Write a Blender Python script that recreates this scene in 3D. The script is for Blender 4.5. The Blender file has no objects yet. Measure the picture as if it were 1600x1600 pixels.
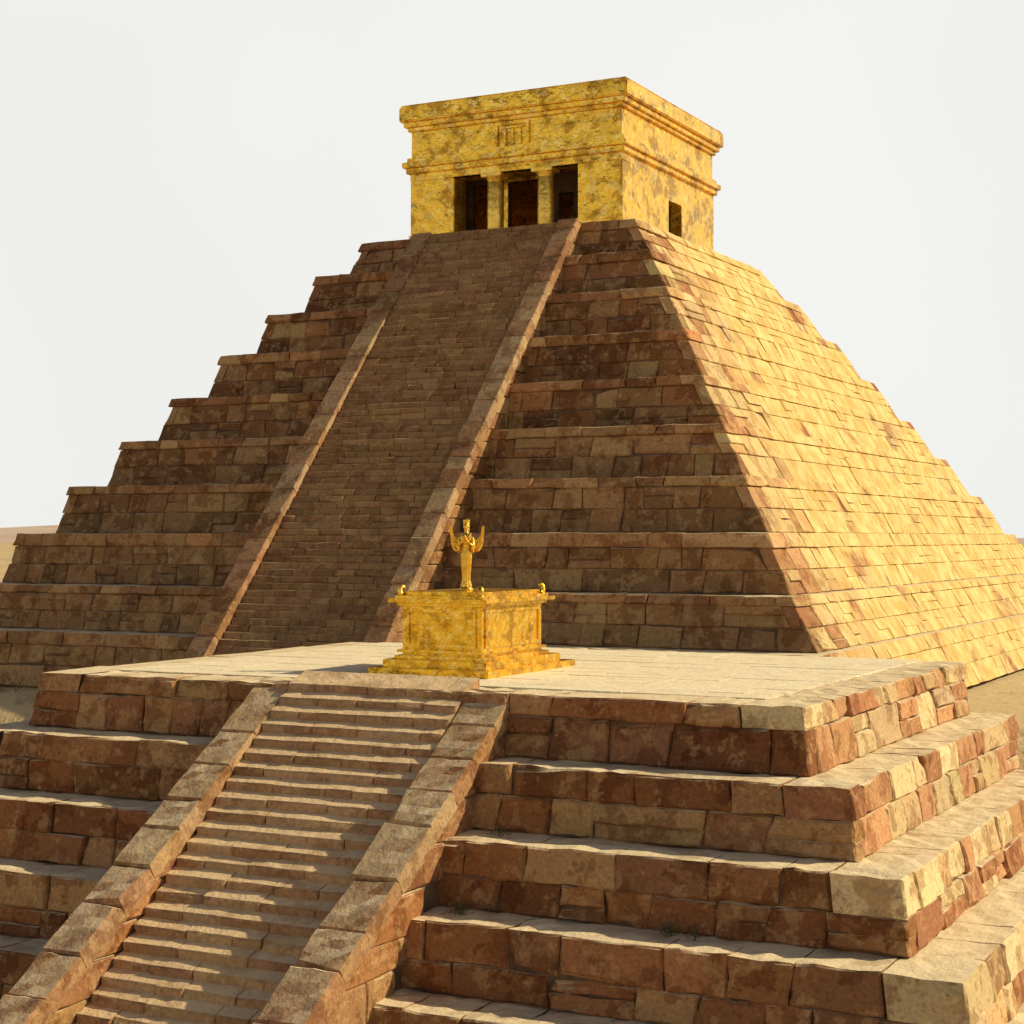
import bpy, bmesh, math, random
from mathutils import Vector, noise
random.seed(7)
D=60.0; H=0.0615*D
scene=bpy.context.scene
scene.view_settings.view_transform='Standard'
scene.view_settings.look='None'
scene.view_settings.exposure=0

# ------------------------------------------------------------------ camera
cd=bpy.data.cameras.new("camera"); cam=bpy.data.objects.new("camera",cd)
scene.collection.objects.link(cam); scene.camera=cam
cd.lens=61.2; cd.sensor_width=36; cd.clip_end=9000; cd.clip_start=0.5
cam.location=(0,0,0); cam.rotation_euler=(math.radians(90.84),0,math.radians(27.4))

# ------------------------------------------------------------------ light
PHI=math.radians(31); R=1.31
EL=math.atan(R*math.sin(PHI))
sl=bpy.data.lights.new("sun",'SUN'); sun=bpy.data.objects.new("sun",sl)
scene.collection.objects.link(sun)
sd=Vector((math.cos(PHI)*math.cos(EL),math.sin(PHI)*math.cos(EL),math.sin(EL)))
sun.rotation_euler=sd.to_track_quat('Z','Y').to_euler()
sun.location=sd*100
sl.energy=5.0; sl.angle=math.radians(0.5); sl.color=(1.0,0.87,0.58)

w=bpy.data.worlds.new("World"); scene.world=w; w.use_nodes=True
nt=w.node_tree; nt.nodes.clear()
N=nt.nodes.new; L=nt.links.new
out=N('ShaderNodeOutputWorld'); bg=N('ShaderNodeBackground'); sky=N('ShaderNodeTexSky')
sky.sky_type='NISHITA'; sky.sun_disc=False
sky.sun_elevation=EL; sky.sun_rotation=math.radians(90)-PHI
sky.dust_density=4; sky.air_density=1
bg.inputs['Strength'].default_value=0.05
bg2=N('ShaderNodeBackground')
tc=N('ShaderNodeTexCoord'); sx=N('ShaderNodeSeparateXYZ'); L(tc.outputs['Generated'],sx.inputs[0])
mr=N('ShaderNodeMapRange'); mr.interpolation_type='SMOOTHSTEP'
mr.inputs['From Min'].default_value=0.30; mr.inputs['From Max'].default_value=0.40
L(sx.outputs['Z'],mr.inputs['Value'])
nz=N('ShaderNodeTexNoise'); nz.inputs['Scale'].default_value=3.0; nz.inputs['Detail'].default_value=2
L(tc.outputs['Generated'],nz.inputs['Vector'])
cr=N('ShaderNodeValToRGB'); cr.color_ramp.elements[0].color=(0.84,0.84,0.81,1); cr.color_ramp.elements[1].color=(0.90,0.90,0.875,1)
cr.color_ramp.elements[0].position=.3; cr.color_ramp.elements[1].position=.7
L(nz.outputs['Fac'],cr.inputs[0]); L(cr.outputs[0],bg2.inputs['Color']); bg2.inputs['Strength'].default_value=1.0
L(sky.outputs[0],bg.inputs['Color'])
ms=N('ShaderNodeMixShader'); L(mr.outputs[0],ms.inputs[0]); L(bg2.outputs[0],ms.inputs[1]); L(bg.outputs[0],ms.inputs[2])
L(ms.outputs[0],out.inputs['Surface'])

# ------------------------------------------------------------------ materials
def newmat(name):
    m=bpy.data.materials.new(name); m.use_nodes=True
    nt=m.node_tree; b=nt.nodes['Principled BSDF']
    return m,nt,b
def ramp(nt,p0,p1,c0=(0,0,0,1),c1=(1,1,1,1)):
    r=nt.nodes.new('ShaderNodeValToRGB'); r.color_ramp.elements[0].position=p0; r.color_ramp.elements[1].position=p1
    r.color_ramp.elements[0].color=c0; r.color_ramp.elements[1].color=c1; return r
def noi(nt,vec,scale,detail=4,rough=.55,dist=0.0):
    n=nt.nodes.new('ShaderNodeTexNoise'); n.inputs['Scale'].default_value=scale; n.inputs['Detail'].default_value=detail
    n.inputs['Roughness'].default_value=rough; n.inputs['Distortion'].default_value=dist
    nt.links.new(vec,n.inputs['Vector']); return n
def mix(nt,fac,a,b,mode='MIX'):
    m=nt.nodes.new('ShaderNodeMix'); m.data_type='RGBA'; m.blend_type=mode
    for s,v in ((m.inputs[0],fac),(m.inputs[6],a),(m.inputs[7],b)):
        if isinstance(v,(int,float)): s.default_value=v
        elif isinstance(v,tuple): s.default_value=v
        else: nt.links.new(v,s)
    return m.outputs[2]
def mul(nt,a,b):
    m=nt.nodes.new('ShaderNodeMath'); m.operation='MULTIPLY'
    for s,v in ((m.inputs[0],a),(m.inputs[1],b)):
        if isinstance(v,(int,float)): s.default_value=v
        else: nt.links.new(v,s)
    return m.outputs[0]
def sepc(nt,n):
    s=nt.nodes.new('ShaderNodeSeparateColor'); nt.links.new(n.outputs['Color'],s.inputs[0]); return s

def stone_mat(name,patch=1.0,dustc=(0.72,0.58,0.37,1),dmin=.62,dmax=.97):
    m,nt,b=newmat(name); L=nt.links.new
    geo=nt.nodes.new('ShaderNodeNewGeometry'); P=geo.outputs['Position']
    at=nt.nodes.new('ShaderNodeAttribute'); at.attribute_name='Col'
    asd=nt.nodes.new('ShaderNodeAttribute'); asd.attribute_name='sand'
    c=at.outputs['Color']
    big=noi(nt,P,1.1,4,.64,.0); S1=sepc(nt,big)
    r1=ramp(nt,.52,.56); L(S1.outputs[0],r1.inputs[0])
    c=mix(nt,mul(nt,r1.outputs[0],.58*patch),c,(0.47,0.33,0.25,1),'MULTIPLY')
    mid=noi(nt,P,2.3,4,.64,.0); S2=sepc(nt,mid)
    r2=ramp(nt,.55,.59); L(S2.outputs[0],r2.inputs[0])
    c=mix(nt,mul(nt,r2.outputs[0],.36*patch),c,(0.52,0.33,0.15,1))
    r3=ramp(nt,.59,.63); L(S2.outputs[1],r3.inputs[0])
    c=mix(nt,mul(nt,r3.outputs[0],.45*patch),c,(0.21,0.085,0.03,1))
    fine=noi(nt,P,11,3,.7); r4=ramp(nt,.3,.75,(.72,.72,.72,1),(1.25,1.25,1.25,1)); L(fine.outputs['Fac'],r4.inputs[0])
    c=mix(nt,1.0,c,r4.outputs[0],'MULTIPLY')
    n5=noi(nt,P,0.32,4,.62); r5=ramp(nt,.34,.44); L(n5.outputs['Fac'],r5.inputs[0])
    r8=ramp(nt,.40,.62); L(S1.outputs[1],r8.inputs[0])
    hazec=mix(nt,r8.outputs[0],(0.54,0.35,0.11,1),(0.72,0.53,0.23,1))
    c=mix(nt,mul(nt,r5.outputs[0],asd.outputs['Fac']),c,hazec)  # sand-gold tint over the blocks; golden haze painted into the stone colour
    s=nt.nodes.new('ShaderNodeSeparateXYZ'); L(geo.outputs['Normal'],s.inputs[0])
    r6=ramp(nt,.78,.93); L(s.outputs['Z'],r6.inputs[0])
    r7=ramp(nt,.38,.50,(dmin,dmin,dmin,1),(dmax,dmax,dmax,1)); L(S1.outputs[2],r7.inputs[0])
    c=mix(nt,mul(nt,r6.outputs[0],r7.outputs[0]),c,dustc)
    L(c,b.inputs['Base Color']); b.inputs['Roughness'].default_value=.92
    b.inputs['Specular IOR Level'].default_value=.12
    bp=nt.nodes.new('ShaderNodeBump'); bp.inputs['Strength'].default_value=.7; bp.inputs['Distance'].default_value=.07
    n7=noi(nt,P,4.5,4,.68); L(n7.outputs['Fac'],bp.inputs['Height']); L(bp.outputs[0],b.inputs['Normal'])
    return m
STONE=stone_mat("weathered_stone")
STEPST=stone_mat("worn_step_stone",.6,(.72,.52,.30,1),.5,.95)
PAVEST=stone_mat("dusty_paving_stone",.4,(.80,.68,.47,1),.65)
def simple_mat(name,c1,c2,scale,rough=.9):
    m,nt,b=newmat(name); geo=nt.nodes.new('ShaderNodeNewGeometry')
    n=noi(nt,geo.outputs['Position'],scale,3,.6); r=ramp(nt,.4,.6,c1,c2); nt.links.new(n.outputs['Fac'],r.inputs[0])
    nt.links.new(r.outputs[0],b.inputs['Base Color']); b.inputs['Roughness'].default_value=rough
    return m
MORTAR=simple_mat("dark_mortar",(.08,.042,.02,1),(.14,.08,.04,1),3)
INNER=simple_mat("dark_brown_plaster",(.06,.025,.009,1),(.10,.045,.014,1),2)  # very dark brown for the inner wall and portico floor

def gold_mat(name,base=(0.92,0.54,0.05,1),dark=(0.42,0.20,0.014,1),sc=1.0,tarn=.8,metal=.8,light=(1.0,0.74,0.22,1)):
    m,nt,b=newmat(name); L=nt.links.new
    tcn=nt.nodes.new('ShaderNodeNewGeometry'); P=tcn.outputs['Position']
    n1=noi(nt,P,.8*sc,5,.68,.2); S1=sepc(nt,n1); r1=ramp(nt,.50,.57); L(S1.outputs[0],r1.inputs[0])
    c=mix(nt,mul(nt,r1.outputs[0],tarn),base,dark)
    n2=noi(nt,P,2.2*sc,4,.66); S2=sepc(nt,n2); r2=ramp(nt,.56,.62); L(S2.outputs[0],r2.inputs[0])
    c=mix(nt,mul(nt,r2.outputs[0],.45*tarn),c,(0.50,0.26,0.02,1))
    r3=ramp(nt,.53,.58); L(S2.outputs[1],r3.inputs[0])
    c=mix(nt,mul(nt,r3.outputs[0],.6*tarn),c,light)
    L(c,b.inputs['Base Color']); b.inputs['Metallic'].default_value=metal
    rr=ramp(nt,.35,.65,(.16,.16,.16,1),(.40,.40,.40,1)); L(S2.outputs[2],rr.inputs[0]); L(rr.outputs[0],b.inputs['Roughness'])
    bp=nt.nodes.new('ShaderNodeBump'); bp.inputs['Strength'].default_value=.8; bp.inputs['Distance'].default_value=.12/sc
    n7=noi(nt,P,1.7*sc,4,.6); L(n7.outputs['Fac'],bp.inputs['Height']); L(bp.outputs[0],b.inputs['Normal'])
    return m
GOLD=gold_mat("weathered_gold"); GOLD2=gold_mat("altar_gold",(0.90,0.52,0.035,1),(0.46,0.22,.012,1),2.0,.75,.85)
GOLDC=gold_mat("column_gold",(0.95,0.60,0.09,1),(0.6,0.32,.03,1),1.5,.5,.6)
GOLD3=gold_mat("statue_gold",(0.88,0.50,0.05,1),(0.5,0.25,.02,1),5,.35,.8)

# ------------------------------------------------------------------ helpers
def empty(name,parent=None):
    o=bpy.data.objects.new(name,None); scene.collection.objects.link(o); o.empty_display_size=1
    if parent: o.parent=parent
    return o
def meshobj(name,vs,fs,mat,parent=None,cols=None,sand=None,smooth=False):
    me=bpy.data.meshes.new(name); me.from_pydata(vs,[],fs); me.update()
    if cols:
        a=me.attributes.new('Col','FLOAT_COLOR','POINT'); a.data.foreach_set('color',[x for c in cols for x in c])
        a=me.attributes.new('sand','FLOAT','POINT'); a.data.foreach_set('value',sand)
    me.materials.append(mat)
    if smooth: me.polygons.foreach_set('use_smooth',[True]*len(me.polygons))
    o=bpy.data.objects.new(name,me); scene.collection.objects.link(o)
    if parent: o.parent=parent
    return o
ROUGH=bpy.data.textures.new("chipped_stone",'CLOUDS'); ROUGH.noise_scale=.38; ROUGH.noise_depth=3
def roughen(o,strength,levels=2):
    m=o.modifiers.new("sub",'SUBSURF'); m.subdivision_type='SIMPLE'; m.levels=levels; m.render_levels=levels
    d=o.modifiers.new("rough",'DISPLACE'); d.texture=ROUGH; d.texture_coords='GLOBAL'; d.strength=strength; d.mid_level=.5
    return o
X=Vector((1,0,0));Y=Vector((0,1,0));Z=Vector((0,0,1))
FR={'front':(X,Z,-Y),'right':(Y,Z,X),'left':(-Y,Z,-X),'back':(-X,Z,Y),'top':(X,Y,Z)}
def rj(a): return random.uniform(-a,a)
class MB:
    def __init__(s): s.v=[];s.f=[];s.c=[];s.s=[]
    def block(s,fr,u0b,u1b,u0t,u1t,w0,w1,ob,ot,depth,col,sand=0,j=.02,ch=.03,g=.008,O=Vector((0,0,0)),tilt=0,chip=.3):
        U,W,Nn=fr
        base=len(s.v)
        def P(u,w,o): 
            p=O+U*u+W*w+Nn*o; s.v.append((p.x,p.y,p.z))
        q=[(u0b+g,w0+g,ob),(u1b-g,w0+g,ob),(u1t-g,w1-g,ot),(u0t+g,w1-g,ot)]
        sg=[(1,1),(-1,1),(-1,-1),(1,-1)]
        jj=[(rj(j),rj(j*.6),rj(j*.5)) for _ in range(4)]
        dd=rj(j)
        for n,(u,ww,o) in enumerate(q): P(u,ww+(tilt*depth if n>1 else 0),o-depth)
        cc=[1,1,1,1]
        if random.random()<chip: cc[random.randrange(4)]=random.uniform(2,4)
        for n,((u,ww,o),(a,b,c)) in enumerate(zip(q,jj)): P(u+a*.4,ww+b*.4+(tilt*ch if n>1 else 0),o-ch*cc[n]+c+dd)
        for (u,ww,o),(a,b,c),(su,sw),k in zip(q,jj,sg,cc): P(u+a*.4+su*ch*k*random.uniform(.6,1.3),ww+b*.4+sw*ch*k*random.uniform(.6,1.3),o+c+dd)
        s.f.append((base+8,base+9,base+10,base+11))
        for r0,r1 in ((4,8),(0,4)):
            for i in range(4):
                k=(i+1)%4
                s.f.append((base+r0+i,base+r0+k,base+r1+k,base+r1+i))
        s.c+= [col]*12; s.s+=[sand]*12
    def box(s,fr,u0,u1,w0,w1,o,depth,col,**k): s.block(fr,u0,u1,u0,u1,w0,w1,o,o,depth,col,**k)
    def obj(s,name,parent,mat=None): return meshobj(name,s.v,s.f,mat or STONE,parent,s.c,s.s)
RED=[(.28,.125,.048),(.225,.105,.043),(.32,.15,.06),(.19,.088,.036),(.35,.19,.08),(.39,.235,.105),(.25,.115,.05),(.30,.165,.072)]  # deeper red-brown for walls away from the sun; shade put into the colour
TAN=[(.56,.40,.19),(.60,.44,.22),(.51,.35,.165),(.55,.39,.19),(.44,.24,.115),(.58,.43,.21),(.36,.165,.08)]  # paler golden stone for sun-facing walls; sunlight put into the colour
STAIR=[(.29,.16,.07),(.31,.175,.08),(.275,.15,.066),(.34,.20,.092)]
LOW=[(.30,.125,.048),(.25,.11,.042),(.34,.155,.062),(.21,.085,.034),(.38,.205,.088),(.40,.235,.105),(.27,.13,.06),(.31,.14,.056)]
PAVE=[(.68,.55,.36),(.65,.52,.34),(.70,.58,.39),(.63,.50,.31)]
def pick(p,v=.12,k0=1.0):
    c=random.choice(p); k=(1+rj(v))*k0; return (c[0]*k,c[1]*k*(1+rj(.04)),c[2]*k*(1+rj(.06)),1)
def toward(c,t,f): return tuple(c[i]+(t[i]-c[i])*f for i in range(3))+(1,)
def sstep(a,b,x):
    t=max(0,min(1,(x-a)/(b-a))); return t*t*(3-2*t)

def wall(mb,fr,zs,uL,uR,off,depth,topdepth,lmin,lmax,pal,sand=0,par=0,q=(1,1),j=.02,ch=.03,split=0.0,cope=0.0,haze=0.0,ks=None,rp=.02):
    n=len(zs)-1
    for i in range(n):
        a,b=zs[i],zs[i+1]
        last=i==n-1
        dep=topdepth if last else depth
        cp=cope if last else 0
        odd=(i+par)%2
        iL=dep if (q[0] and odd) else -cp
        iR=dep if (q[1] and odd) else -cp
        l0b,l0t=uL(a)+iL,uL(b)+iL; r0b,r0t=uR(a)-iR,uR(b)-iR
        cuts=[]
        x=max(l0b,l0t)+random.uniform(lmin,lmax)
        while x<min(r0b,r0t)-lmin*.8:
            cuts.append(x); x+=random.uniform(lmin,lmax)*(1.5 if random.random()<.12 else 1)
        pts=[(l0b,l0t)]+[(c+rj(.08),c+rj(.08)) for c in cuts]+[(r0b,r0t)]
        for k in range(len(pts)-1):
            (ub,ut),(vb,vt)=pts[k],pts[k+1]
            if vb-ub<.05 and vt-ut<.05: continue
            if vt-ut<.02: vt=ut+.02
            if vb-ub<.02: vb=ub+.02
            rec=0 if (random.random()>rp or last) else -.06
            kk=ks[i] if ks else 1
            def C(): return toward(pick(pal,.16,kk),(.48,.31,.14),haze)  # block colour pulled toward gold to paint in low haze
            sd_=sand; jf=1
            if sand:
                dd=(ub+vb)/2-uL(a); sd_=sand*sstep(0.5,8.0,dd+rj(2.2)); jf=1-.6*sd_  # painted golden haze builds up away from the front corner
            if split and random.random()<split and not last:
                m=a+(b-a)*random.uniform(.4,.6); om=off(a)+(off(b)-off(a))*(m-a)/(b-a)
                um=ub+(ut-ub)*(m-a)/(b-a); vm=vb+(vt-vb)*(m-a)/(b-a)
                mb.block(fr,ub,vb,um,vm,a,m,off(a)+rec,om+rec,dep,C(),sd_,j*jf,ch*jf)
                mb.block(fr,um,vm,ut,vt,m,b,om,off(b),dep,C(),sd_,j*jf,ch*jf)
            else:
                mb.block(fr,ub,vb,ut,vt,a,b,off(a)+rec+cp,off(b)+rec+cp,dep+cp,C(),sd_,j*jf,ch*jf)

def frustum(vs,fs,b,t,z0,z1):
    n=len(vs)
    for (x0,x1,y0,y1),z in ((b,z0),(t,z1)): vs+= [(x0,y0,z),(x1,y0,z),(x1,y1,z),(x0,y1,z)]
    fs+= [(n,n+3,n+2,n+1),(n+4,n+5,n+6,n+7),(n,n+1,n+5,n+4),(n+1,n+2,n+6,n+5),(n+2,n+3,n+7,n+6),(n+3,n,n+4,n+7)]
def prism(name,poly,x0,x1,mat,parent):
    n=len(poly); vs=[(x0,y,z) for y,z in poly]+[(x1,y,z) for y,z in poly]
    fs=[tuple(range(n)),tuple(range(2*n-1,n-1,-1))]+[((i+1)%n,i,i+n,(i+1)%n+n) for i in range(n)]
    o=meshobj(name,vs,fs,mat,parent)
    bm=bmesh.new(); bm.from_mesh(o.data); bmesh.ops.recalc_face_normals(bm,faces=bm.faces); bm.to_mesh(o.data); bm.free()
    return o

def tier(mbF,mbR,core,top,bot,z0,z1,fr_h,dep,tdF,tdR,lmin,lmax,palF,palR,hazeR,j,ch,split=0,back=True,left=True,cope=0,haze=0,ks=None,kin=.07,mbL=None):
    def lin(i): return lambda z:(bot[i]+(top[i]-bot[i])*(z-z0)/(z1-z0))
    mbL=mbL or mbF
    t=0; zs=[z0]
    for f in fr_h[:-1]:
        t+=f*(1+rj(.07)); zs.append(z0+(z1-z0)*t)
    zs.append(z1)
    x0,x1,y0,y1=lin(0),lin(1),lin(2),lin(3)
    wall(mbF,FR['front'],zs,x0,x1,lambda z:-y0(z),dep,tdF,lmin,lmax,palF,0,0,(1,1),j,ch,split,cope,haze,ks)
    wall(mbR,FR['right'],zs,y0,y1,x1,dep,tdR,lmin*.9,lmax*.9,palR,hazeR,1,(1,1),j*.8,ch*.8,split,cope*.35,0,None,.006)
    if left: wall(mbL,FR['left'],zs,lambda z:-y1(z),lambda z:-y0(z),lambda z:-x0(z),dep,tdR,lmin*1.4,lmax*1.4,palF,0,1,(1,1),j,ch,0,cope,haze,ks)
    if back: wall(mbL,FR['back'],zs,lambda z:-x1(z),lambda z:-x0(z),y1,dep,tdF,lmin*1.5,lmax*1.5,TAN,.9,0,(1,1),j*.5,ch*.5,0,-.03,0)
    k=kin
    frustum(core[0],core[1],(bot[0]+k,bot[1]-k,bot[2]+k,bot[3]-k),(top[0]+k,top[1]-k,top[2]+k,top[3]-k),z0,z1-.07)

# ------------------------------------------------------------------ pyramid
pyr=empty("stepped_pyramid")
ys=[340,388,447,513,585,660,742,832,932,1025]
zk=[(840-y)/2720*(1.253-.0361*k)*D for k,y in enumerate(ys)]+[-.100*D]
def rect(k): return ((-.729-.024*k)*D,(-.4987+.024*k)*D,(1.153-.0282*k)*D,(1.43+.0325*k)*D)
F=MB();Rr=MB();Lf=MB();core=([],[])
for k in range(10):
    t=rect(k); t2=rect(k+1)
    bF,bR=.30,.74
    b=(t[0]+(t2[0]-t[0])*.36,t[1]+(t2[1]-t[1])*bR,t[2]+(t2[2]-t[2])*bF,t[3]+(t2[3]-t[3])*.6)
    tier(F,Rr,core,t,b,zk[k+1],zk[k],(.40,.38,.22),.5,1.6,1.3,.75,1.9,RED,TAN,.93,.045,.045,split=.2,cope=.09,haze=max(0,(k-4)*.08),ks=(.78,.95,1.30),mbL=Lf)  # lower tiers tinted golden, painting haze near the base
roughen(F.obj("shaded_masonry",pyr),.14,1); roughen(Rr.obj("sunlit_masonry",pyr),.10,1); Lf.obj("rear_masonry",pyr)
meshobj("core",core[0],core[1],MORTAR,pyr)
pv=MB(); r0=rect(0)
def paving(mb,x0,x1,y0,y1,z,a,b,pal,j=.008,sand=0):
    y=y0
    while y<y1-.01:
        d=min(random.uniform(a,b),y1-y); 
        if y1-y-d<a*.4: d=y1-y
        x=x0
        while x<x1-.01:
            l=min(random.uniform(a,b*1.3),x1-x)
            if x1-x-l<a*.4: l=x1-x
            mb.box(FR['top'],x,x+l,y,y+d,z,.15,pick(pal,v=.07),sand=sand,j=j,ch=.012,g=.003)
            x+=l
        y+=d
paving(pv,r0[0]+1.4,r0[1]-1.2,r0[2]+1.4,r0[3]-1.4,zk[0],.8,1.6,PAVE)
pv.obj("summit_paving",pyr)

def stairs(parent,x0,x1,ytop,ztop,rise,run,n,lmin,lmax,pal,j,ch,g=.004,tilt=0.0,under=.03,v=.06,rs=0):
    mb=MB()
    for i in range(n):
        y=ytop-run*i+rj(.012); z=ztop-rise*i
        x=x0
        kk=1+rj(.07)
        while x<x1-.01:
            l=min(random.uniform(lmin,lmax),x1-x)
            if x1-x-l<lmin*.5: l=x1-x
            mb.block(FR['front'],x,x+l,x,x+l,z-rise-.02,z+rj(j*.4),-y-under,-y,run+.45,pick(pal,v,kk),0,j,ch,g,tilt=tilt)
            x+=l
    o=mb.obj("steps",parent,STEPST)
    if rs: roughen(o,rs,2)
    yb=ytop-run*n; zb=ztop-rise*n
    prism("stair_core",[(ytop+1.2,ztop-rise*1.3-.05),(ytop+.35,ztop-rise*1.3-.05),(yb+.35,zb-rise*.4-.2),(yb+.35,zb-1),(ytop+1.2,zb-1)],x0+.02,x1-.02,MORTAR,parent)
def balustrade(parent,x0,x1,p_top,p_bot,pal,lmin,lmax,ytier,thick=.4,j=.02,ch=.03,wallpal=None,ch_h=.6,rs=0):
    mb=MB()
    dy=p_top[0]-p_bot[0]; dz=p_top[1]-p_bot[1]; Ls=math.hypot(dy,dz)
    W=Vector((0,dy/Ls,dz/Ls)); U=X; Nn=U.cross(W)
    O=Vector((0,p_bot[0],p_bot[1]))
    x=0
    while x<Ls-.01:
        l=min(random.uniform(lmin,lmax),Ls-x)
        if Ls-x-l<lmin*.5: l=Ls-x
        mb.block((U,W,Nn),x0,x1,x0,x1,x,x+l,0,0,thick,pick(pal),0,j,ch,.006,O)
        x+=l
    sl=dz/dy
    def yat(z): return p_top[0]+(z-p_top[1])/sl
    z=p_bot[1]-1.0; off=thick*.75*math.hypot(1,sl)/sl
    while z<p_top[1]-.1:
        h=min(ch_h*random.uniform(.8,1.2),p_top[1]-.1-z)
        for fr,xx in ((FR['right'],x1-.03),(FR['left'],-(x0+.03))):
            pa=max(yat(z),yat(p_bot[1]))+off; pb=max(yat(z+h),yat(p_bot[1]))+off
            ye=ytier(z)+.6
            while True:
                l=random.uniform(lmin,lmax)
                na=max(pa,pb)+l
                if na>ye-.3: na=max(ye,na)
                if fr is FR['right']: mb.block(fr,pa,na,pb,na,z,z+h,xx,xx,.28,pick(wallpal or pal),0,j,ch)
                else: mb.block(fr,-na,-pa,-na,-pb,z,z+h,xx,xx,.28,pick(wallpal or pal),0,j,ch)
                pa=pb=na
                if na>=ye: break
        z+=h
    o=mb.obj("balustrade",parent)
    if rs: roughen(o,rs,2)
    prism("balustrade_core",[(p_top[0]+.9,p_top[1]-.35),(p_top[0]+.5,p_top[1]-.35),(p_bot[0]+.5,p_bot[1]-.35),(p_bot[0]+.5,p_bot[1]-1.2),(p_top[0]+.9,p_bot[1]-1.2)],x0+.12,x1-.12,MORTAR,parent)

ps=empty("staircase",pyr)
nst=76; rise=(zk[0]-zk[10]-.1)/nst; run=rise/1.13
ytop=(1.153-.010)*D
sx0,sx1=-.663*D,-.555*D
stairs(ps,sx0,sx1,ytop,zk[0]+.02,rise,run,nst,.5,1.6,STAIR,.03,.03,under=-.06,v=.09)
yb=ytop-run*nst; zb=zk[0]-rise*nst
def ytier_p(z): 
    for k in range(10):
        if z>=zk[k+1]: return (1.153-.0282*(k+.0))*D
    return .88*D
BAL=[(.40,.25,.13),(.36,.20,.10),(.43,.29,.155),(.31,.16,.075),(.37,.23,.12)]
for a,b in ((sx0-.016*D,sx0),(sx1,sx1+.016*D)):
    balustrade(ps,a,b,(ytop+.1,zk[0]+.14),(yb-.2,zb+.30),BAL,.7,1.4,ytier_p,.4,j=.03,ch=.04,wallpal=RED,ch_h=.6)

# ------------------------------------------------------------------ lower platform
plat=empty("stone_platform")
PX0,PX1,PY0,PY1=-9.08*H,-3.2*H,9.9*H,14.12*H
zt=-H; F=MB();Rr=MB();Lf=MB();core=([],[])
NT=7; dz=.398*H; dyF=.41*H; dxF=.40*H
LR=[(.55,.39,.20),(.60,.45,.245),(.44,.23,.11),(.50,.32,.16),(.56,.42,.22),(.36,.16,.075)]  # paler blocks than the front; sunlight put into the side wall colour
def prect(k): return (PX0-dxF*k,PX1+dxF*k,PY0-dyF*k,PY1+.0*k)
for k in range(NT):
    t=prect(k); t2=prect(k+1); bt=.16
    b=tuple(t[i]+(t2[i]-t[i])*bt for i in range(4))
    z1=zt-dz*k; z0=z1-dz
    hs=(.62,.38) if k==0 else random.choice([(.5,.5),(.42,.58),(.57,.43)])
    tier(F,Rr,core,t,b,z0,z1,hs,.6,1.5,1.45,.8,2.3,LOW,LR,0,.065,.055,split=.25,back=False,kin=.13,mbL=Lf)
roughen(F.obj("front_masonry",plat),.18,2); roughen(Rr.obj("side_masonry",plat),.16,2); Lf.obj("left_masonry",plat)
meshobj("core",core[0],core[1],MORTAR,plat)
pv=MB(); paving(pv,PX0+1.4,PX1-1.35,PY0+1.4,PY1,zt+.02,.9,1.9,PAVE,j=.006); pv.obj("paving",plat,PAVEST)
st=empty("staircase",plat)
rise=.083*H; slope=.826; run=rise/slope
nst=30
ix0,ix1=-6.86*H,-5.48*H
TREAD=[(.40,.225,.11),(.44,.26,.13),(.37,.205,.10),(.46,.29,.15)]
stairs(st,ix0,ix1,PY0-.01*H,zt-.005,rise,run,nst,.7,1.9,TREAD,.022,.04,tilt=.34,under=-.02,rs=.06)
yl=PY0-run*nst; zl=zt-rise*nst
bb=.34*(nst*rise/(1.8*H))*H
def ytier_l(z):
    k=max(0,int((zt-z)/dz)); return PY0-dyF*k
for a,b in ((ix0-.30*H,ix0),(ix1,ix1+.33*H)):
    balustrade(st,a,b,(PY0+.35,zt+.06),(yl,zl+bb),BAL,.9,1.7,ytier_l,.45,j=.03,ch=.05,wallpal=LOW,ch_h=.75,rs=.10)

# ------------------------------------------------------------------ ground & hills
def gz(x,y):
    zf=-4.6*H; zbk=-1.62*H
    s=sstep(10.4*H,14.3*H,y)
    z=zf+(zbk-zf)*s
    n=noise.noise(Vector((x*.02,y*.02,0)))*1.2+noise.noise(Vector((x*.12,y*.12,3)))*.25
    far=sstep(90,400,math.hypot(x+35,y-70))
    return z-abs(n)*.35*(1-far)+n*far*1.5-.02
def axis(c,near,far,n):
    return [c+math.copysign(abs(t)**3.2*far+abs(t)*near,t) for t in [i/n*2-1 for i in range(n+1)]]
xs=axis(-36,60,4500,150); yss=axis(60,60,5500,150)
vs=[(x,y,gz(x,y)) for y in yss for x in xs]; n=len(xs)
fs=[(j*n+i,j*n+i+1,(j+1)*n+i+1,(j+1)*n+i) for j in range(len(yss)-1) for i in range(n-1)]
gm,nt,b=newmat("desert_sand"); geo=nt.nodes.new('ShaderNodeNewGeometry'); P=geo.outputs['Position']
c=mix(nt,noi(nt,P,.05,4,.6).outputs['Fac'],(.46,.31,.13,1),(.60,.46,.25,1))
r=ramp(nt,.56,.62); nt.links.new(noi(nt,P,.22,5,.65).outputs['Fac'],r.inputs[0])
c=mix(nt,mul(nt,r.outputs[0],.7),c,(.20,.15,.055,1)); r=ramp(nt,.6,.66); nt.links.new(noi(nt,P,1.3,4,.7).outputs['Fac'],r.inputs[0])
c=mix(nt,mul(nt,r.outputs[0],.5),c,(.28,.17,.08,1))
nt.links.new(c,b.inputs['Base Color']); b.inputs['Roughness'].default_value=.95
bp=nt.nodes.new('ShaderNodeBump'); bp.inputs['Distance'].default_value=.2; bp.inputs['Strength'].default_value=.6
nt.links.new(noi(nt,P,2,4,.7).outputs['Fac'],bp.inputs['Height']); nt.links.new(bp.outputs[0],b.inputs['Normal'])
meshobj("ground",vs,fs,gm,smooth=True)
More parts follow.
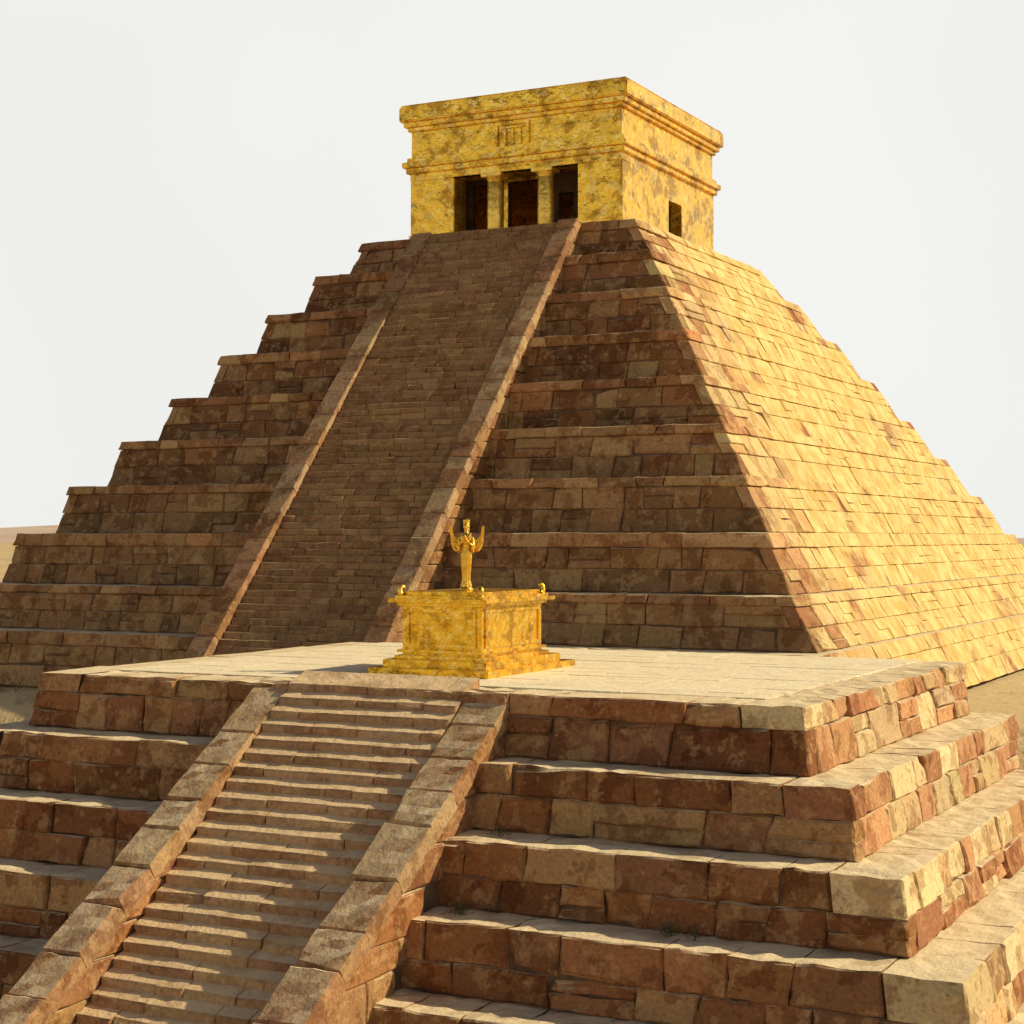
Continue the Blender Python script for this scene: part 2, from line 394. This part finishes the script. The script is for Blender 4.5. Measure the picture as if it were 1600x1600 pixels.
HM=simple_mat("hazy_hill_rock",(.46,.33,.25,1),(.56,.43,.34,1),.01)
vs=[];fs=[]
n=240
for row in range(5):
    for i in range(n+1):
        a=math.radians(-80+ 250*i/n)
        rr=1900+row*160
        fade=.2+.8*sstep(math.radians(100),math.radians(128),a)
        h=fade*(0,.55,1,.6,0)[row]*(16+26*max(0,noise.noise(Vector((a*5,row*.2,1))))+10*noise.noise(Vector((a*22,row*.3,5))))
        if row in(0,4): h=-14
        vs.append((math.cos(a)*rr,math.sin(a)*rr,h-4))
for row in range(4):
    for i in range(n): 
        k=row*(n+1)+i; fs.append((k,k+1,k+n+2,k+n+1))
meshobj("hills",vs,fs,HM,smooth=True)

# ------------------------------------------------------------------ shrubs
LM=simple_mat("dry_foliage",(.07,.065,.02,1),(.12,.10,.035,1),6)
def leaves(vs,fs,c,r,n):
    for _ in range(n):
        a=random.uniform(0,6.28); e=random.uniform(0,1)**.6; rad=r*random.uniform(.2,1)
        p=Vector((math.cos(a)*rad*(1-e*.5),math.sin(a)*rad*(1-e*.5),e*r*.9*random.uniform(.3,1)))+c
        d=Vector((rj(1),rj(1),random.uniform(.1,1))).normalized(); s=d.cross(Vector((rj(1),rj(1),rj(1)))).normalized()
        l=r*random.uniform(.12,.28); k=len(vs)
        vs+= [tuple(p),tuple(p+d*l*.5+s*l*.25),tuple(p+d*l),tuple(p+d*l*.5-s*l*.25)]; fs.append((k,k+1,k+2,k+3))
    for _ in range(6):
        d=Vector((rj(.8),rj(.8),1)).normalized()*r*.7; k=len(vs)
        vs+= [tuple(c-Vector((.01,0,.05))),tuple(c+Vector((.01,0,-.05))),tuple(c+d)]; fs.append((k,k+1,k+2))
def shrub(x,y,z,r,n=130):
    vs=[];fs=[]; leaves(vs,fs,Vector((0,0,0)),r,n)
    o=meshobj("shrub",vs,fs,LM); o.location=(x,y,z)
shrub(-4.95*H,8.88*H,zt-3*dz,.34,200); shrub(-3.65*H,8.93*H,zt-3*dz,.32,200); shrub(-3.5*H,8.91*H,zt-3*dz,.24,140)
shrub(-4.9*H,9.31*H,zt-2*dz,.26,130)
vs=[];fs=[]
for _ in range(240):
    x=random.uniform(-120,60); y=random.uniform(53,230)
    if -65<x<-8 and y<110: 
        continue
    leaves(vs,fs,Vector((x,y,gz(x,y)-.05)),random.uniform(.3,.9),50)
for _ in range(40):
    x=random.uniform(-9,4);y=random.uniform(56,75); leaves(vs,fs,Vector((x,y,gz(x,y)-.05)),random.uniform(.2,.5),50)
for _ in range(50):
    x=random.uniform(-66,-46);y=random.uniform(48,62); leaves(vs,fs,Vector((x,y,gz(x,y)-.05)),random.uniform(.25,.6),50)
meshobj("desert_scrub",vs,fs,LM)

# ------------------------------------------------------------------ boxes
def box(name,parent,x0,x1,y0,y1,z0,z1,mat,bev=.03):
    bm=bmesh.new(); bmesh.ops.create_cube(bm,size=1)
    for v in bm.verts: v.co=Vector(((x0+x1)/2+v.co.x*(x1-x0),(y0+y1)/2+v.co.y*(y1-y0),(z0+z1)/2+v.co.z*(z1-z0)))
    if bev: bmesh.ops.bevel(bm,geom=bm.edges[:]+bm.verts[:],offset=bev,segments=2,affect='EDGES',clamp_overlap=True)
    me=bpy.data.meshes.new(name); bm.to_mesh(me); bm.free(); me.materials.append(mat)
    o=bpy.data.objects.new(name,me); scene.collection.objects.link(o); o.parent=parent; return o
def lathe(name,parent,prof,loc,mat,seg=32,sq=1.0):
    vs=[];fs=[]
    for r,z in prof:
        for i in range(seg):
            a=2*math.pi*i/seg
            vs.append((r*math.cos(a),r*math.sin(a)*sq,z))
    n=len(prof)
    for j in range(n-1):
        for i in range(seg):
            k=(i+1)%seg; fs.append((j*seg+i,j*seg+k,(j+1)*seg+k,(j+1)*seg+i))
    fs.append(tuple(range(seg-1,-1,-1))); fs.append(tuple((n-1)*seg+i for i in range(seg)))
    o=meshobj(name,vs,fs,mat,parent,smooth=True); o.location=loc; return o

# ------------------------------------------------------------------ temple
T=empty("golden_temple")
a0,a1,b0,b1=-.6949*D,-.5144*D,1.168*D,1.3556*D
zb=zk[0]+.02; zw=.2837*D; zo=.2780*D
ox0,ox1=-.656*D,-.5505*D
th=.55
G=GOLD
box("left_pier",T,a0,ox0,b0,b0+.02*D,zb-.1,zo,G,.04)
box("right_pier",T,ox1,a1,b0,b0+.02*D,zb-.1,zo,G,.04)
box("lintel",T,a0,a1,b0,b0+.02*D,zo,zw,G,.0)
box("lintel_band",T,ox0-.25,ox1+.25,b0-.07,b0+.3,zo+.0,zo+.16,G,.02)
iy=b0+.030*D+.003
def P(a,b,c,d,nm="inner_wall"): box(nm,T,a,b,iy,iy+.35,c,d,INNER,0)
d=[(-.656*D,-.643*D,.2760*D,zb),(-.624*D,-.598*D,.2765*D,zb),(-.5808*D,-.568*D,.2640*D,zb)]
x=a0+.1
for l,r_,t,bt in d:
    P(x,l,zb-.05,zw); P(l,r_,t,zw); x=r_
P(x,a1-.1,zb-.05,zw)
box("portico_floor",T,a0+.1,a1-.1,b0+.1,b1-.1,zb-.12,zb+.06,INNER,.01)
for l,r_,t,bt in d[1:2]:
    box("door_frame_left",T,l-.22,l-.002,iy-.07,iy-.002,zb+.06,t+.2,G,.01); box("door_frame_right",T,r_+.002,r_+.22,iy-.07,iy-.002,zb+.06,t+.2,G,.01)
    box("door_head",T,l-.0,r_+.0,iy-.07,iy-.002,t+.003,t+.2,G,.01)
wy0,wy1,wz0,wz1=1.2578*D,1.2847*D,zb+.12,.2630*D
ys0=b0+.02*D
box("right_wall_front",T,a1-th,a1,ys0,wy0,zb-.1,zw,G,.0)
box("right_wall_back",T,a1-th,a1,wy1,b1,zb-.1,zw,G,.0)
box("right_wall_above",T,a1-th,a1,wy0,wy1,wz1,zw,G,0); box("right_wall_sill",T,a1-th,a1,wy0,wy1,zb-.1,wz0,G,0)
box("left_wall",T,a0,a0+th,ys0,b1,zb-.1,zw,G,0); box("back_wall",T,a0+th,a1-th,b1-th,b1,zb-.1,zw,G,0)
box("base_course",T,a0-.06,ox0-.02,b0-.06,b0-.002,zb-.02,zb+.30,G,.02)
box("base_course_2",T,ox1+.02,a1+.06,b0-.06,b0-.002,zb-.02,zb+.30,G,.02)
def ring(nm,o,z0,z1,bev=.03): box(nm,T,a0-o,a1+o,b0-o,b1+o,z0,z1,G,bev)
ring("lower_cornice_1",.16,zw,zw+.26); ring("lower_cornice_2",.30,zw+.26,zw+.52); ring("lower_cornice_3",.12,zw+.52,zw+.74)
ring("frieze",-.04,zw+.74,.3168*D,.02)
zc=.3168*D
ring("upper_cornice_1",.10,zc,zc+.18); ring("upper_cornice_2",.24,zc+.18,zc+.42); ring("upper_cornice_3",.40,zc+.42,.3369*D-.08,.05)
box("parapet_cap",T,a0-.34,a1+.34,b0-.34,b1+.34,.3369*D-.08,.3369*D,G,.05)
rx0,rx1,rz0,rz1=-.6195*D,-.5905*D,zw+.86,zc-.10
yy=b0+.04
def rb(nm,x0,x1,z0,z1,p=.11): box(nm,T,x0,x1,yy-p,yy-.002,z0,z1,G,.015)
rb("relief_top",rx0,rx1,rz1-.13,rz1);
rb("relief_left",rx0,rx0+.13,rz0,rz1-.132);rb("relief_right",rx1-.13,rx1,rz0,rz1-.132)
for i in range(3):
    cx=rx0+(rx1-rx0)*(.28+.22*i); rb("relief_bar",cx-.07,cx+.07,rz0,rz1-.3,.09)
rb("relief_lintel",rx0+.3,rx1-.3,rz1-.28,rz1-.19,.10)
for cx in (-.6225*D,-.5795*D):
    cy=b0+.30; hh=zo-zb
    lathe("column",T,[(.42,0),(.42,.12),(.37,.18),(.38,.3),(.35,hh-.45),(.33,hh-.42),(.39,hh-.36),(.40,hh-.25),(.45,hh-.2),(.45,hh-.16)],(cx,cy,zb+.06),GOLDC,36)
    box("capital",T,cx-.52,cx+.52,cy-.46,cy+.44,zo-.18,zo-.002,GOLDC,.03)
    
# ------------------------------------------------------------------ altar
A=empty("golden_altar"); h=H; G=GOLD2
def ab(nm,x0,x1,y0,y1,z0,z1,bev=.02): return box(nm,A,x0*h,x1*h,y0*h,y1*h,z0*h,z1*h,G,bev)
ab("plinth_1",-6.79,-5.79,10.80,12.24,-1.005,-.945)
ab("plinth_2",-6.72,-5.86,10.90,12.12,-.945,-.89)
ab("plinth_3",-6.66,-5.91,10.96,12.03,-.89,-.862)
ab("body",-6.61,-5.95,11.0,11.97,-.862,-.50,.015)
ab("body_molding",-6.64,-5.92,10.97,12.0,-.84,-.82,.01)
ab("cornice_1",-6.64,-5.92,10.97,12.0,-.50,-.475,.01)
ab("cornice_2",-6.69,-5.87,10.92,12.05,-.475,-.445,.02)
ab("cornice_3",-6.65,-5.91,10.96,12.01,-.445,-.425,.01)
ab("top_slab",-6.61,-5.95,11.0,11.97,-.425,-.395,.015)
for nm,x0,x1,z0,z1 in (("panel_frame_t",-6.57,-5.99,-.545,-.52),("panel_frame_b",-6.57,-5.99,-.80,-.775),("panel_frame_l",-6.57,-6.545,-.774,-.546),("panel_frame_r",-6.015,-5.99,-.774,-.546)):
    ab(nm,x0,x1,10.988,10.9995,z0,z1,.008)
for nm,y0,y1,z0,z1 in (("side_frame_t",11.05,11.92,-.545,-.52),("side_frame_b",11.05,11.92,-.80,-.775),("side_frame_l",11.05,11.075,-.774,-.546),("side_frame_r",11.895,11.92,-.774,-.546)):
    ab(nm,-5.9495,-5.938,y0,y1,z0,z1,.008)
def horn(x,y,dx,dy):
    vs=[];fs=[];seg=10;K=12
    for i in range(K+1):
        t=i/K; ang=-1.2+t*3.4; rr=.10*(1-.5*t)
        cx=math.cos(ang)*rr; cz=math.sin(ang)*rr+.10; r=.07*(1-t*.65)
        for k in range(seg):
            a=2*math.pi*k/seg
            ox=math.cos(ang)*math.cos(a)*r; oz=math.sin(ang)*math.cos(a)*r; oy=math.sin(a)*r*1.3
            px=cx+ox
            vs.append((px*dx-oy*dy,px*dy+oy*dx,cz+oz))
    for i in range(K):
        for k in range(seg): 
            q=(k+1)%seg; fs.append((i*seg+k,i*seg+q,(i+1)*seg+q,(i+1)*seg+k))
    fs.append(tuple(range(seg)));fs.append(tuple(K*seg+k for k in range(seg)))
    o=meshobj("corner_scroll",vs,fs,G,A,smooth=True); o.location=(x*h,y*h,-.43*h+.02); o.scale=(1.2,1.2,1.5)
for x,y,dx,dy in ((-6.60,11.0,-.7,-.7),(-5.96,11.0,.7,-.7),(-5.96,11.96,.7,.7),(-6.60,11.96,-.7,.7)): horn(x,y,dx,dy)

# ------------------------------------------------------------------ statue
S=empty("golden_angel_statue"); G=GOLD3
S.location=(-6.31*h,11.43*h,-.395*h); S.rotation_euler=(0,0,math.radians(14)); 
lathe("pedestal",S,[(.19,0),(.19,.05),(.15,.07),(.15,.10)],(0,0,0),G,28)
def blob(name,loc,sc,mat=G,rot=(0,0,0)):
    bm=bmesh.new(); bmesh.ops.create_uvsphere(bm,u_segments=24,v_segments=16,radius=1)
    me=bpy.data.meshes.new(name); bm.to_mesh(me); bm.free(); me.materials.append(mat)
    me.polygons.foreach_set('use_smooth',[True]*len(me.polygons))
    o=bpy.data.objects.new(name,me); scene.collection.objects.link(o); o.parent=S; o.location=loc; o.scale=sc; o.rotation_euler=rot; return o
def robe():
    sec=[(.10,.150,.115),(.14,.145,.110),(.25,.115,.092),(.45,.112,.090),(.60,.128,.100),(.80,.148,.112),(.95,.160,.118),(1.05,.150,.112),(1.17,.112,.088),(1.26,.118,.092),(1.36,.142,.108),(1.44,.158,.104),(1.50,.160,.092),(1.545,.125,.075),(1.58,.070,.058),(1.61,.050,.050),(1.67,.046,.048)]
    P=[];
    for i in range(len(sec)-1):
        for q in range(4):
            t=q/4; P.append(tuple(sec[i][n]+(sec[i+1][n]-sec[i][n])*t for n in range(3)))
    P.append(sec[-1])
    vs=[];fs=[];seg=72
    for z,rx,ry in P:
        amp=.085*max(0,min(1,(1.08-z)/.5))
        for i in range(seg):
            a=2*math.pi*i/seg
            f=1+amp*math.cos(a*11+math.sin(z*3)*.6)*(1 if math.sin(a)<.6 else .6)
            c=0
            if 1.26<z<1.46 and math.sin(a)<-.2: c=.018*math.sin((z-1.26)/.20*math.pi)*abs(math.cos(a*1))*2
            vs.append((rx*f*math.cos(a),ry*f*math.sin(a)-c,z))
    n=len(P)
    for j in range(n-1):
        for i in range(seg):
            k=(i+1)%seg; fs.append((j*seg+i,j*seg+k,(j+1)*seg+k,(j+1)*seg+i))
    fs.append(tuple(range(seg-1,-1,-1))); fs.append(tuple((n-1)*seg+i for i in range(seg)))
    return meshobj("robed_body",vs,fs,G,S,smooth=True)
robe()
def head():
    vs=[];fs=[];seg=40;rings=30
    def g(x,c,s): return math.exp(-((x-c)/s)**2)
    for j in range(1,rings):
        v=j/rings; th=v*math.pi; zz=-math.cos(th)
        for i in range(seg):
            a=2*math.pi*i/seg; x=math.cos(a)*math.sin(th); y=math.sin(a)*math.sin(th)
            wx=.078*(1-.22*g(zz,-.8,.5)); wy=.096
            X_=x*wx; Y_=y*wy; Z_=zz*.118
            if y<0:
                fr=max(0,-y)
                ax=X_/.078
                Y_-= .026*g(ax,0,.16)*g(zz,-.12,.20)*fr
                Y_+= .014*(g(ax,.38,.2)+g(ax,-.38,.2))*g(zz,.08,.13)*fr
                Y_-= .009*g(ax,0,.3)*g(zz,-.48,.07)*fr
                Y_-= .012*g(ax,0,.3)*g(zz,-.85,.15)
                Y_-= .008*(g(ax,.38,.3)+g(ax,-.38,.3))*g(zz,.25,.09)*fr
            vs.append((X_,Y_-.008,1.755+Z_))
    for j in range(rings-2):
        for i in range(seg):
            k=(i+1)%seg; fs.append((j*seg+i,j*seg+k,(j+1)*seg+k,(j+1)*seg+i))
    fs.append(tuple(range(seg-1,-1,-1))); fs.append(tuple((rings-2)*seg+i for i in range(seg)))
    meshobj("head",vs,fs,G,S,smooth=True)
head()
for s in(-1,1):
    blob("eye",(s*.029,-.083,1.765),(.013,.009,.008)); blob("ear",(s*.080,.0,1.75),(.012,.02,.03))
blob("hair",(0,.022,1.785),(.090,.090,.105)); blob("hair_back",(0,.06,1.66),(.075,.05,.12)); 
lathe("crown",S,[(.090,1.82),(.094,1.85),(.084,1.86),(.086,1.89),(.100,1.94),(.095,1.95),(.07,1.94),(.045,1.97),(.02,1.98)],(0,.008,0),G,24)
def skin(name,ch,rad):
    me=bpy.data.meshes.new(name); me.from_pydata(ch,[(i,i+1) for i in range(len(ch)-1)],[]); me.materials.append(G)
    o=bpy.data.objects.new(name,me); scene.collection.objects.link(o); o.parent=S
    m=o.modifiers.new("s",'SKIN')
    for i,r in enumerate(rad): me.skin_vertices[0].data[i].radius=(r,r)
    me.skin_vertices[0].data[0].use_root=True
    u=o.modifiers.new("u",'SUBSURF'); u.levels=1; u.render_levels=2
    m.use_smooth_shade=True
    return o
for s in(-1,1):
    skin("arm",[(s*.125,.0,1.49),(s*.175,-.005,1.44),(s*.205,-.02,1.34),(s*.215,-.055,1.22),(s*.15,-.13,1.27),(s*.075,-.165,1.34),(s*.035,-.175,1.39)],[.05,.056,.048,.046,.040,.030,.026])
    skin("palm",[(s*.045,-.172,1.375),(s*.030,-.178,1.41),(s*.022,-.182,1.445)],[.022,.030,.026])
    for i in range(4):
        yy=-.150-.017*i; zt_=1.53-.01*abs(i-1.4)
        skin("finger",[(s*.022,yy,1.44),(s*.016,yy,1.485),(s*.008,yy,zt_)],[.009,.0085,.006])
    skin("thumb",[(s*.030,-.150,1.41),(s*.020,-.135,1.44),(s*.008,-.133,1.465)],[.011,.009,.007])
    vs=[];fs=[]
    for j,(x,y,z,r) in enumerate([(.175,-.01,1.42,.062),(.20,-.02,1.33,.064),(.212,-.045,1.24,.072),(.205,-.06,1.12,.062),(.195,-.06,1.02,.030)]):
        for i in range(16):
            a=2*math.pi*i/16; vs.append((s*(x+r*.75*math.cos(a)),y+r*math.sin(a)*(1+.12*math.cos(a*5)),z))
    for j in range(4):
        for i in range(16):
            k=(i+1)%16; fs.append((j*16+i,j*16+k,(j+1)*16+k,(j+1)*16+i))
    fs.append(tuple(range(16)));fs.append(tuple(64+i for i in range(16)))
    meshobj("sleeve",vs,fs,G,S,smooth=True)
    pts=[(.06,1.34),(.10,1.20),(.19,1.10),(.30,1.10),(.385,1.18),(.43,1.33),(.445,1.52),(.435,1.74)]
    def samp(arr,t):
        f=t*(len(arr)-1); i=min(int(f),len(arr)-2); q=f-i; a,b_=arr[i],arr[i+1]
        return tuple(a[n]+(b_[n]-a[n])*q for n in range(2))
    skin("wing_edge",[(s*p[0],.075,p[1]) for p in pts],[.05,.055,.055,.052,.046,.038,.026,.006])
    NF=13
    for row,(f0,ln,wd) in enumerate(((0,.32,.038),(0,.20,.034))):
        for i in range(NF):
            t=.10+.80*i/(NF-1); p=samp(pts,t)
            ang=math.radians(114-34*t) ; L_=ln*(1-.35*abs(t-.45))*(1 if t<.8 else .75)
            dx,dz_=math.cos(ang),math.sin(ang); nx,nz_=-dz_,dx
            vs=[];fs=[]
            K=8
            for k in range(K+1):
                q=k/K; ww=wd*(math.sin(min(1,q*1.6+.25)*math.pi/2))*(1 if q<.7 else math.sqrt(max(0,1-((q-.7)/.3)**2))+.02)
                cx=p[0]+dx*L_*q; cz=p[1]+dz_*L_*q; y=.075+(-.02 if row else .0)-.02*q+.004*(i%2)
                vs+=[(s*(cx-nx*ww),y+.008,cz-nz_*ww),(s*cx,y-.010,cz),(s*(cx+nx*ww),y+.008,cz+nz_*ww),(s*cx,y+.022,cz)]
            for k in range(K):
                for m_ in range(4):
                    a=k*4+m_; b2=k*4+(m_+1)%4
                    fs.append((a,b2,b2+4,a+4))
            fs.append((0,1,2,3));fs.append((K*4,K*4+1,K*4+2,K*4+3))
            meshobj("feather",vs,fs,G,S)
    blob("foot",(s*.05,-.12,.115),(.035,.07,.025))
blob("belt",(0,0,1.18),(.122,.098,.026))
